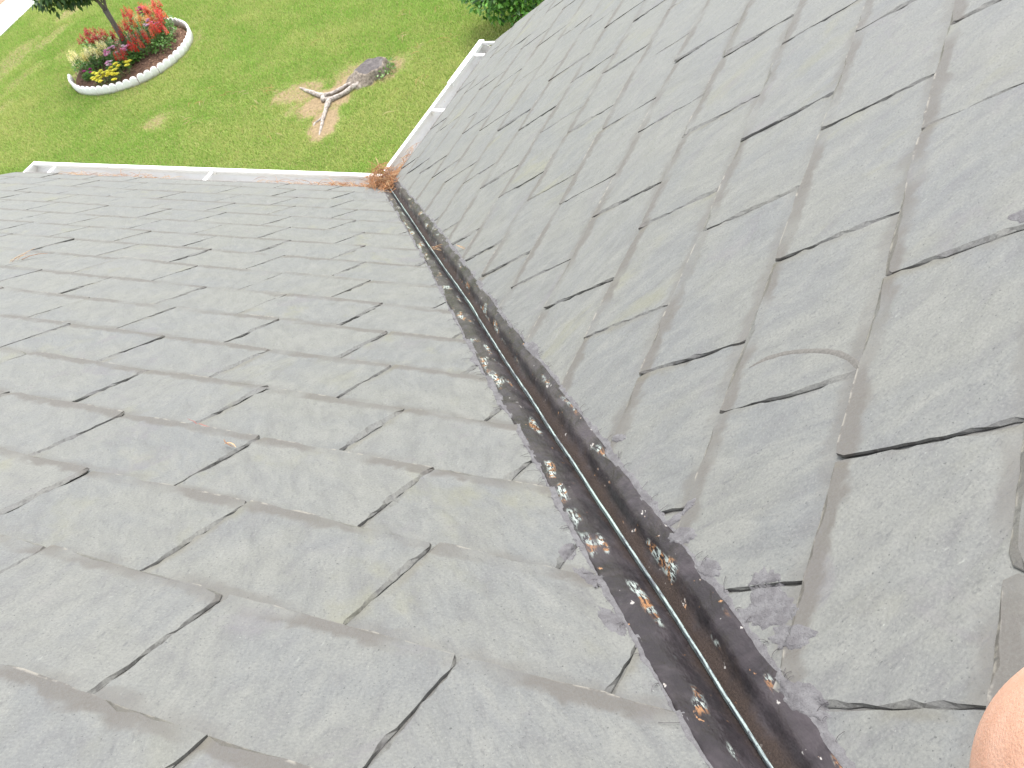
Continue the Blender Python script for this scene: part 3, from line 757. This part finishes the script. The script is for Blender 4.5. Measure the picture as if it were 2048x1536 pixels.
# ------------------------------------------------------------------ flower bed
BC = np.array([-1.597, 10.39]); BR = .868
m = Mat('mulch', .95, .2); o_ = m.obj(); f = m.noise(o_, 45, 5, .7); g = m.noise(o_, 160, 4, .7)
c = m.mix(m.ramp(f, .35, .65), (.20, .115, .075), (.11, .065, .045)); c = m.mix(m.ramp(g, .62, .72, 0, .7), c, (.34, .22, .14)); m.col(c); m.bump(f, .02)
vs, fs = [(BC[0], BC[1], -H + .075)], []; nr, na = 14, 64
for i in range(1, nr + 1):
    for k in range(na):
        an = 2 * math.pi * k / na; rr = i / nr * (BR - .03); x, y = BC[0] + rr * math.cos(an), BC[1] + rr * math.sin(an)
        vs.append((x, y, -H + .035 + .04 * (1 - (i / nr) ** 2) + .012 * noise.noise(V((x * 14, y * 14, 1))) - (.05 if i == nr else 0)))
for k in range(na): fs.append((0, 1 + k, 1 + (k + 1) % na))
for i in range(nr - 1):
    for k in range(na): fs.append((1 + i * na + k, 1 + (i + 1) * na + k, 1 + (i + 1) * na + (k + 1) % na, 1 + i * na + (k + 1) % na))
tag(link('flower_bed_soil', mesh('flower_bed_soil', vs, fs, m.m, smooth=True)), 'round mound of brown mulch inside the scalloped white edging', 'soil')
# loose mulch chips
r = random.Random(21); co = []; col = []
for k in range(2600):
    an = r.uniform(0, 6.28); rr = math.sqrt(r.random()) * (BR - .05); x, y = BC[0] + rr * math.cos(an), BC[1] + rr * math.sin(an); z = -H + .04 + .04 * (1 - (rr / BR) ** 2) + r.random() * .012
    d = np.array([r.gauss(0, 1), r.gauss(0, 1), r.gauss(0, .3)]); d = unit(d) * r.uniform(.006, .02); e = unit(np.cross(d, [0, 0, 1.])) * r.uniform(.003, .006)
    p = np.array([x, y, z]); co += [p - d - e, p + d - e, p + d + e, p - d + e]; col += [np.array(r.choice([(.22, .12, .08), (.13, .08, .055), (.33, .21, .13)]))] * 4
tag(link('bark_mulch', tri_mesh('bark_mulch', np.array(co), 4, tintmat('bark_chip', .9, .2), np.array(col))), 'loose bark chips strewn over the round flower bed', 'mulch', kind='stuff')
# scalloped edging blocks
m = Mat('edging_concrete', .75, .3); o_ = m.obj(); f = m.noise(o_, 30, 5, .6); sz = m.n('ShaderNodeSeparateXYZ'); m.l(o_, sz.inputs[0])
c = m.mix(m.ramp(f, .4, .7, 0, .4), (.80, .79, .76), (.62, .60, .55)); low = m.math('MULTIPLY', m.ramp(sz.outputs[2], .05, .0), m.ramp(f, .3, .6, .4, 1)); c = m.mix(m.math('MULTIPLY', low, .6), c, (.38, .33, .26)); m.col(c); m.bump(f, .004); M_EDGE = m.m
def edging_mesh(arc, seed):
    """one block: three rounded scallops on a curved base, local origin at the ring point"""
    nsc, npp = 3, 9; T = .032; vs, fs = [], []; cols = []
    tt = []
    for s_ in range(nsc):
        for i in range(npp + 1):
            x = i / npp; tt.append(((s_ + .02 + .96 * x) / nsc, .085 + .040 * math.sqrt(max(0, 1 - (2 * x - 1) ** 2))))
    for t, h in tt:
        an = (t - .5) * arc * .985
        for rr, z in ((BR - T, -.03), (BR - T, h - .010), (BR - T + .008, h - .001), (BR - .010, h), (BR, h - .012), (BR + .004, -.03)):
            vs.append((rr * math.cos(an) - BR, rr * math.sin(an), z))
    n = 6; K = len(tt)
    for i in range(K - 1):
        for k in range(n): fs.append((i * n + k, i * n + (k + 1) % n, (i + 1) * n + (k + 1) % n, (i + 1) * n + k))
    fs += [tuple(range(n)), tuple(range((K - 1) * n, K * n))[::-1]]
    return mesh('edging_block', vs, [g[::-1] for g in fs], M_EDGE, smooth=[True] * (len(fs) - 2) + [False] * 2)
A0, A1, NBK = math.radians(172), math.radians(407), 12
arc = (A1 - A0) / NBK; eme = edging_mesh(arc, 1)
where = ['at the left end of the ring beside the cream flowers', 'second from the left end, curving past the cream flowers', 'third from the left end, below the bare mulch at left',
         'at the lower left of the ring, left of the yellow marigolds', 'in front of the left half of the yellow marigolds', 'in front of the right half of the yellow marigolds',
         'at the front of the ring, just right of the marigolds', 'at the front right, below the bare mulch strip', 'at the lower right of the ring where the bend begins',
         'on the right bend, level with the front red flowers', 'on the right bend behind the tan streak in the lawn', 'at the upper right end of the ring behind the red flowers']
for k in range(NBK):
    an = A0 + arc * (k + .5); o = bpy.data.objects.new('edging_block', eme); COL.objects.link(o)
    o.location = (BC[0] + BR * math.cos(an), BC[1] + BR * math.sin(an), -H + .005 * rnd.random()); o.rotation_euler = (rnd.gauss(0, .015), rnd.gauss(0, .03), an + rnd.gauss(0, .012))
    tag(o, 'white scalloped edging block ' + where[k], 'garden edging', 'scalloped edging blocks round the flower bed')

# plants
M_LEAF = tintmat('leaf', .45, .5, .3, 40, .2); M_PETAL = tintmat('petal', .5, .3, .35, 60, .1)
def leafquads(r, centre, size, axis_, out, col, c, w=.55):
    """a pointed leaf as one folded quad"""
    d = unit(np.array(axis_)); s = unit(np.cross(d, [r.gauss(0, .3), r.gauss(0, .3), 1.])) * size * w * .5; p = np.array(centre)
    dn = np.array([0, 0, -.12 * size])
    out += [p, p + d * size * .45 + s, p + d * size + dn, p + d * size * .45 - s]; col += [np.array(c) * r.uniform(.7, 1.25)] * 4
def plant(x, y, hgt, wid, flow, label, cat, group, seed, nfl=6, nleaf=150, leafc=(.07, .16, .025), leafs=.045):
    r = random.Random(seed); z0 = -H + .04 + .035 * (1 - ((x - BC[0]) ** 2 + (y - BC[1]) ** 2) / BR ** 2)
    t = empty(cat.replace(' ', '_') + '_plant', (x, y, z0), label, cat, group)
    co, col = [], []
    for k in range(nleaf):
        a = r.uniform(0, 6.28); rr = wid * math.sqrt(r.random()) * .9; h = r.uniform(.08, .72) * hgt * (1 - .4 * rr / wid)
        c = (rr * math.cos(a), rr * math.sin(a), h); leafquads(r, c, leafs * r.uniform(.7, 1.2), (math.cos(a + r.gauss(0, .7)), math.sin(a + r.gauss(0, .7)), r.gauss(.25, .35)), co, col, leafc)
    link('foliage', tri_mesh('foliage', np.array(co), 4, M_LEAF, np.array(col)), t)
    sm = MB()
    kind, pal, fs_ = flow
    for k in range(nfl):
        a = r.uniform(0, 6.28); rr = wid * math.sqrt(r.random()) * .95; bx_, by_ = rr * math.cos(a), rr * math.sin(a); top = hgt * r.uniform(.8, 1.1) * (1 - .25 * rr / wid)
        lean = (bx_ * .25, by_ * .25); sm.tube([(bx_ * .6, by_ * .6, 0), (bx_, by_, top * .6), (bx_ + lean[0] * .3, by_ + lean[1] * .3, top)], [.003, .0025, .002], 4)
        co, col = [], []; pc = r.choice(pal)
        if kind == 'spike':
            Ls = fs_ * r.uniform(.8, 1.25)
            for i in range(30):
                q = i / 30; a2 = i * 2.4; rad_ = .017 * (1 - .7 * q) + .004; hh = top - Ls * .45 + Ls * q
                leafquads(r, (bx_ + lean[0] * .3 + .3 * rad_ * math.cos(a2), by_ + lean[1] * .3 + .3 * rad_ * math.sin(a2), hh), rad_ * 1.6, (math.cos(a2), math.sin(a2), .5), co, col, pc, .8)
        else:
            for i in range(16):
                a2 = i * 2.4; e2 = .2 + .9 * (i / 16)
                leafquads(r, (bx_, by_, top), 1.25 * fs_ * (1.05 - .4 * i / 16), (math.cos(a2), math.sin(a2), e2), co, col, pc, .9)
        link('flower', tri_mesh('flower', np.array(co), 4, M_PETAL, np.array(col)), t)
    sm.build('stem', M_STEM, t); return t
M_STEM = simple('green_stem', (.08, .15, .04), .7)
RED = ('spike', [(.60, .02, .02), (.66, .035, .02), (.68, .12, .05)], .14); DRED = ('spike', [(.40, .015, .02), (.50, .02, .02)], .11)
CREAM = ('spike', [(.85, .76, .34), (.88, .82, .48)], .12); PINK = ('disc', [(.82, .34, .52), (.80, .46, .62), (.86, .68, .72)], .028)
MAG = ('disc', [(.52, .04, .26)], .026); YEL = ('disc', [(.84, .80, .12), (.82, .74, .08)], .036)
ORNG = ('spike', [(.80, .26, .04), (.75, .5, .2)], .10)
RG = 'red salvia plants in the round bed'
PL = [(-1.13, 10.14, .30, .15, RED, 'red spiked salvia at the front right, nearest the right bend of the edging', RG, 8),
      (-1.37, 10.20, .26, .13, RED, 'red salvia clump in front, just right of the tree trunk foot', RG, 7),
      (-1.50, 10.62, .34, .15, RED, 'red salvia close behind the tree trunk on its right side', RG, 9),
      (-1.32, 10.92, .38, .16, RED, 'tall red salvia at the back middle, topmost spikes of the bed', RG, 11),
      (-1.06, 10.80, .36, .15, RED, 'tall red salvia at the back right, beside the end of the edging', RG, 10),
      (-1.03, 10.45, .33, .13, RED, 'dense red salvia at the right, between the front and back clumps', RG, 9),
      (-1.25, 10.58, .34, .12, ORNG, 'orange and yellow tipped spikes in the middle of the red salvia', None, 6),
      (-1.54, 10.10, .22, .08, RED, 'low single red salvia in front of the trunk foot', RG, 3),
      (-1.68, 10.07, .20, .09, RED, 'low red salvia left of the trunk foot, above the marigolds', RG, 4),
      (-2.00, 11.05, .30, .15, DRED, 'dark red thin-spiked salvia behind the cream flowers, left of the trunk', RG, 11),
      (-1.85, 10.92, .24, .12, DRED, 'dark red salvia directly left of the trunk', RG, 7),
      (-2.22, 10.55, .26, .13, CREAM, 'cream spiked flowers at the left end of the bed', 'cream flowers', 8),
      (-2.08, 10.42, .24, .12, CREAM, 'cream spiked flowers, middle clump of the cream row', 'cream flowers', 7),
      (-1.95, 10.55, .24, .11, CREAM, 'cream spiked flowers nearest the trunk', 'cream flowers', 6),
      (-1.80, 10.33, .22, .08, PINK, 'tall pale pink flowers between the cream row and the trunk', 'pink flowers', 8),
      (-1.85, 10.10, .14, .07, PINK, 'low pale pink flower just behind the marigolds', 'pink flowers', 3),
      (-1.60, 10.22, .20, .07, PINK, 'pink and white flowers at the trunk foot', 'pink flowers', 5),
      (-1.16, 10.42, .34, .08, PINK, 'pink flowers among the red salvia at right', 'pink flowers', 6),
      (-1.20, 10.98, .40, .06, MAG, 'magenta flowers at the back top among red spikes', None, 3),
      (-2.18, 10.22, .12, .07, MAG, 'small magenta flower at the left front of the bed', None, 2),
      (-2.02, 9.90, .15, .12, YEL, 'yellow marigolds, left clump by the front edging', 'yellow marigolds', 8),
      (-1.92, 9.77, .13, .12, YEL, 'yellow marigolds touching the front edging, lowest clump', 'yellow marigolds', 7),
      (-1.74, 9.88, .15, .13, YEL, 'yellow marigolds, right clump by the front edging', 'yellow marigolds', 6)]
for i, (x, y, h, wd_, fl, lab, grp, nf) in enumerate(PL):
    cat = 'marigold' if fl is YEL else 'salvia' if fl in (RED, DRED) else 'flower'
    dk = fl is YEL
    plant(x, y, h, wd_ * 1.2, fl, lab, cat, grp, 300 + i, int(nf * 1.7), 230 if not dk else 120, (.13, .29, .05) if not dk else (.15, .20, .05), .045 if not dk else .025)

# ------------------------------------------------------------------ trees and shrub
def bark(name, c1, c2):
    m = Mat(name, .85, .3); o = m.obj(); f = m.noise(m.mapping(o, (1, 1, .25)), 60, 5, .65); m.col(m.mix(m.ramp(f, .35, .65), c1, c2)); m.bump(f, .006); return m.m
def crown(name, parent, blobs, n, size, cols, seed, mat, droop=0.):
    r = random.Random(seed); co, col = [], []
    tot = sum(b[3] ** 2 for b in blobs)
    for bx_, by_, bz_, br in blobs:
        for k in range(int(n * br * br / tot)):
            d = unit(np.array([r.gauss(0, 1), r.gauss(0, 1), r.gauss(0, 1)])); q = br * (1 - .55 * r.random() ** 2) * (1 + .25 * noise.noise(V(tuple(d * 2.5 + bx_))))
            p = np.array([bx_, by_, bz_]) + d * q; ax = d + np.array([r.gauss(0, .6), r.gauss(0, .6), r.gauss(-droop, .5)])
            leafquads(r, p, size * r.uniform(.6, 1.2), ax, co, col, r.choice(cols), .5)
    return link(name, tri_mesh(name, np.array(co), 4, mat, np.array(col)), parent)
tr = empty('small_tree', (-1.60, 10.59, -H), 'small dark green tree with a bare grey trunk standing in the flower bed', 'tree')
m = MB()
m.tube([(0, 0, 0), (.0, .01, .25), (-.005, 0, .50), (-.01, -.01, .66)], [.046, .037, .034, .040], 10)
for a, b, r_ in (((-.01, -.01, .63), (-.10, .03, .98), .024), ((-.01, -.01, .63), (.07, .0, .92), .022), ((-.10, .03, .98), (-.22, .05, 1.5), .016), ((.07, 0, .92), (.22, .06, 1.4), .015), ((-.05, .0, .8), (-.35, -.1, 1.05), .012), ((.03, 0, .8), (.1, -.3, 1.15), .012), ((.0, .0, .75), (.0, .3, 1.2), .012)):
    a, b = np.array(a), np.array(b); m.tube([a, (a + b) / 2 + (.01, .01, 0), b], [r_, r_ * .85, r_ * .7], 8)
m.build('trunk', bark('grey_bark', (.17, .145, .125), (.10, .085, .075)), tr, True)
TB = [(-.02, 0, 1.42, .50), (-.38, .05, 1.24, .33), (.30, .0, 1.24, .30), (0, -.26, 1.26, .28), (.05, .30, 1.27, .32), (-.55, -.02, 1.12, .22), (-.1, .05, 1.06, .24), (.40, .1, 1.14, .2), (-.3, -.15, 1.09, .2), (.12, -.08, 1.08, .2)]
crown('crown', tr, TB, 5200, .085, [(.035, .085, .018), (.05, .12, .02), (.022, .055, .014), (.08, .16, .03)], 5, M_LEAF, .9)
sh = empty('shrub', (2.78, 6.86, -H), 'bright green leafy shrub showing beyond the right roof edge', 'shrub')
m = MB(); r = random.Random(2)
for k in range(7):
    a = k * .9; b = np.array([.35 * math.cos(a), .35 * math.sin(a), .75 + .2 * r.random()]); m.tube([(.03 * math.cos(a), .03 * math.sin(a), 0), b * .5 + (0, 0, .08), b], [.022, .016, .008], 6)
m.build('trunk', bark('shrub_bark', (.14, .11, .08), (.08, .06, .045)), sh, True)
SB = [(0, 0, .62, .42), (-.28, -.16, .50, .27), (.12, -.32, .50, .27), (.3, .15, .55, .3), (-.2, .3, .6, .3), (0, 0, .95, .3), (-.42, .1, .62, .2), (-.1, -.42, .36, .16)]
crown('crown', sh, SB, 4600, .075, [(.07, .20, .02), (.11, .28, .03), (.035, .10, .015), (.15, .34, .05)], 8, M_LEAF, .2)

# ------------------------------------------------------------------ stump with exposed roots
st = empty('tree_stump', (1.0, 7.19, -H), 'weathered grey tree stump with long exposed roots in the lawn', 'stump')
def stump_material(name, a, b, ringed=False):
    m = Mat(name, .9, .2); o = m.obj(); f = m.noise(o, 35, 6, .7); g = m.noise(m.mapping(o, (1, 1, .3)), 12, 4)
    c = m.mix(m.ramp(f, .35, .65), a, b); c = m.mix(m.ramp(g, .55, .7, 0, .6), c, (.36, .32, .28) if not ringed else (.20, .18, .165))
    if ringed:
        ln = m.n('ShaderNodeVectorMath', operation='LENGTH'); m.l(o, ln.inputs[0]); w = m.math('SINE', m.math('MULTIPLY', m.math('ADD', ln.outputs['Value'], m.math('MULTIPLY', g, .03)), 420)); c = m.mix(m.ramp(w, -.2, 1, 0, .3), c, (.08, .07, .065))
        c = m.mix(m.ramp(m.noise(o, 90, 3), .62, .70, 0, .8), c, (.05, .045, .04))
    m.col(c); m.bump(f, .012); return m.m
vs, fs, sm_ = [], [], []; na = 40
lev = [(0, 1.25, -.02), (0, 1.08, .03), (0, 1.0, .075), (0, .97, .092), (0, .86, .099)]
def rst(an): return .185 * (1 + .10 * math.sin(2 * an + .6) + .07 * math.sin(5 * an) + .05 * math.sin(9 * an + 1))
for _, k_, z in lev:
    for k in range(na):
        an = 2 * math.pi * k / na; flare = 1 + (.5 * max(0, math.cos(an - 3.4)) ** 3 if z < .04 else 0)
        vs.append((rst(an) * k_ * flare * math.cos(an), rst(an) * k_ * flare * math.sin(an), z + .006 * noise.noise(V((math.cos(an) * 3, math.sin(an) * 3, z * 20)))))
for i in range(len(lev) - 1):
    for k in range(na): fs.append((i * na + k, i * na + (k + 1) % na, (i + 1) * na + (k + 1) % na, (i + 1) * na + k))
link('bark', mesh('bark', vs, fs, stump_material('stump_side', (.30, .25, .20), (.12, .10, .08)), smooth=True), st)
vs, fs = [(0, 0, .094)], []
for i in range(1, 7):
    for k in range(na):
        an = 2 * math.pi * k / na; q = i / 6; vs.append((rst(an) * .875 * q * math.cos(an), rst(an) * .875 * q * math.sin(an), .098 + .007 * noise.noise(V((q * 4 * math.cos(an), q * 4 * math.sin(an), 3)))))
for k in range(na): fs.append((0, 1 + k, 1 + (k + 1) % na))
for i in range(5):
    for k in range(na): fs.append((1 + i * na + k, 1 + (i + 1) * na + k, 1 + (i + 1) * na + (k + 1) % na, 1 + i * na + (k + 1) % na))
link('cut_face', mesh('cut_face', vs, fs, stump_material('stump_top', (.135, .12, .115), (.08, .07, .07), True), smooth=True), st)
M_ROOT = stump_material('root_wood', (.50, .45, .40), (.19, .155, .13))
def root(pts, rad, q):
    P_ = [np.array(p, float) for p in pts]; out, rr = [], []
    for i in range(len(P_) - 1):
        for j in range(6):
            t = j / 6; p = P_[i] * (1 - t) + P_[i + 1] * t; x = i + t
            out.append(p + np.array([.012 * n1(x * 2.3, q), .012 * n1(x * 2.1, q + 4), .006 * n1(x * 3, q + 2)])); rr.append(.82 * (rad[i] * (1 - t) + rad[i + 1] * t) * (1 + .3 * n1(x * 3.7, q + 1)))
    m = MB(); m.tube(out, rr, 9); return m.build('root', M_ROOT, st, True)
def gl(x, y, z): return (x - 1.0, y - 7.19, z)
root([gl(.87, 7.06, .015), gl(.70, 7.03, .018), gl(.52, 6.98, .015), gl(.40, 6.98, .018), gl(.33, 6.86, .012), gl(.22, 6.62, .008), gl(.13, 6.42, .0), gl(.08, 6.28, -.02)], [.050, .040, .033, .040, .034, .026, .020, .010], 1)
root([gl(.85, 7.17, .0), gl(.66, 7.14, .018), gl(.50, 7.10, .018), gl(.38, 7.12, .02), gl(.30, 7.26, .015), gl(.22, 7.48, .006), gl(.16, 7.66, -.015)], [.035, .028, .028, .036, .034, .026, .012], 2)
root([gl(.42, 6.98, .02), gl(.34, 7.05, .02), gl(.36, 7.14, .018)], [.032, .036, .030], 3)
root([gl(.24, 6.68, .01), gl(.14, 6.66, .0), gl(.06, 6.58, -.015)], [.018, .016, .008], 4)
# weeds at the right foot of the stump
r = random.Random(77); co, col = [], []
for k in range(160):
    a = r.uniform(-1.6, .6); q = r.uniform(.17, .29); leafquads(r, (q * math.cos(a), q * math.sin(a), r.uniform(0, .06)), r.uniform(.02, .05), (r.gauss(0, 1), r.gauss(0, 1), r.uniform(.2, 1)), co, col, (.13, .25, .04))
o = link('weed_tuft', tri_mesh('weed_tuft', np.array(co), 4, M_LEAF, np.array(col)), None, (1.0, 7.19, -H)); tag(o, 'tuft of green weeds at the right foot of the stump', 'weeds')

# ------------------------------------------------------------------ the photographer's knee
def skin_material():
    m = Mat('skin', .55, .4); o = m.obj(); f = m.noise(o, 60, 5, .6); g = m.noise(o, 700, 3, .6)
    c = m.mix(m.ramp(f, .35, .65), (.47, .27, .19), (.42, .23, .155)); c = m.mix(m.ramp(g, .6, .8, 0, .3), c, (.60, .36, .26)); m.col(c)
    m.b.inputs['Subsurface Weight'].default_value = .12; m.b.inputs['Subsurface Radius'].default_value = (.012, .005, .003); m.b.inputs['Subsurface Scale'].default_value = .6
    m.bump(m.math('ADD', g, m.math('MULTIPLY', f, .8)), .0007); return m.m
pr_ = empty('person', (.06, -3.74, 1.72), 'bare bent knee of the person taking the photo, at the lower right corner', 'person')
K0 = np.array([.06, -3.74, 1.72])
path = [(np.array([-.02, -4.20, 2.13]), .088), (np.array([-.055, -4.08, 2.12]), .084), (np.array([-.10, -3.97, 2.10]), .077), (np.array([-.140, -3.875, 2.075]), .070), (np.array([-.166, -3.815, 2.050]), .066),
        (np.array([-.180, -3.775, 2.020]), .064), (np.array([-.178, -3.755, 1.975]), .062), (np.array([-.150, -3.752, 1.94]), .058), (np.array([-.105, -3.75, 1.90]), .056), (np.array([-.06, -3.748, 1.86]), .053),
        (np.array([-.01, -3.745, 1.81]), .044), (np.array([.035, -3.742, 1.77]), .038), (np.array([.052, -3.741, 1.75]), .038)]
def loft(path, n, off=0., close=True):
    vs, fs = [], []; up = np.array([1., 0, 0])
    for i, (p, r_) in enumerate(path):
        t = unit(path[min(i + 1, len(path) - 1)][0] - path[max(i - 1, 0)][0]); a = unit(np.cross(t, up)); b = np.cross(a, t); up = b
        for k in range(n):
            an = 2 * math.pi * k / n; rr = (r_ + off) * (1 + .03 * math.cos(2 * an) + .02 * noise.noise(V((math.cos(an), math.sin(an), i * .5))))
            vs.append(p - K0 + rr * (math.cos(an) * a + math.sin(an) * b))
    fs = [(i * n + k, i * n + (k + 1) % n, (i + 1) * n + (k + 1) % n, (i + 1) * n + k) for i in range(len(path) - 1) for k in range(n)]
    if close: fs += [tuple(range(n))[::-1], tuple(range((len(path) - 1) * n, len(path) * n))]
    return vs, fs
vs, fs = loft(path, 28)
b_ = link('body', mesh('body', vs, fs, skin_material(), smooth=True), pr_)
sb = b_.modifiers.new('smooth', 'SUBSURF'); sb.levels = 2; sb.render_levels = 2
vs, fs = loft([(np.array([.0, -4.28, 2.13]), .10), (path[0][0], path[0][1]), (path[1][0], path[1][1]), (np.array([-.075, -4.03, 2.11]), .083)], 28, .010)
c_ = link('shorts', mesh('shorts', vs, fs, simple('denim', (.07, .09, .14), .85, .2, 60, .003), smooth=True), pr_)
# shoe under the ankle, resting on the slates
Zs = N2; Fw = unit(VB * .75 - UB * .1); Sd = np.cross(Zs, Fw); gp = K0.copy(); gp = gp - N2 * ((gp @ N2) - .004)
vs, fs = [], []; n = 16
for i, (x, w, h) in enumerate(((-.09, .022, .05), (-.08, .034, .085), (-.04, .038, .10), (.0, .040, .095), (.06, .046, .065), (.12, .050, .050), (.165, .040, .042), (.185, .018, .025))):
    for k in range(n):
        an = 2 * math.pi * k / n; vs.append(gp - K0 + Fw * (x + .02) + Sd * w * math.cos(an) + Zs * (h * .5 + h * .5 * math.sin(an) if math.sin(an) > -.4 else h * .3))
fs = [(i * n + k, i * n + (k + 1) % n, (i + 1) * n + (k + 1) % n, (i + 1) * n + k) for i in range(7) for k in range(n)] + [tuple(range(n))[::-1], tuple(range(7 * n, 8 * n))]
sh_ = link('shoe', mesh('shoe', vs, fs, simple('shoe_leather', (.12, .085, .06), .6, .2, 30), smooth=True), pr_)
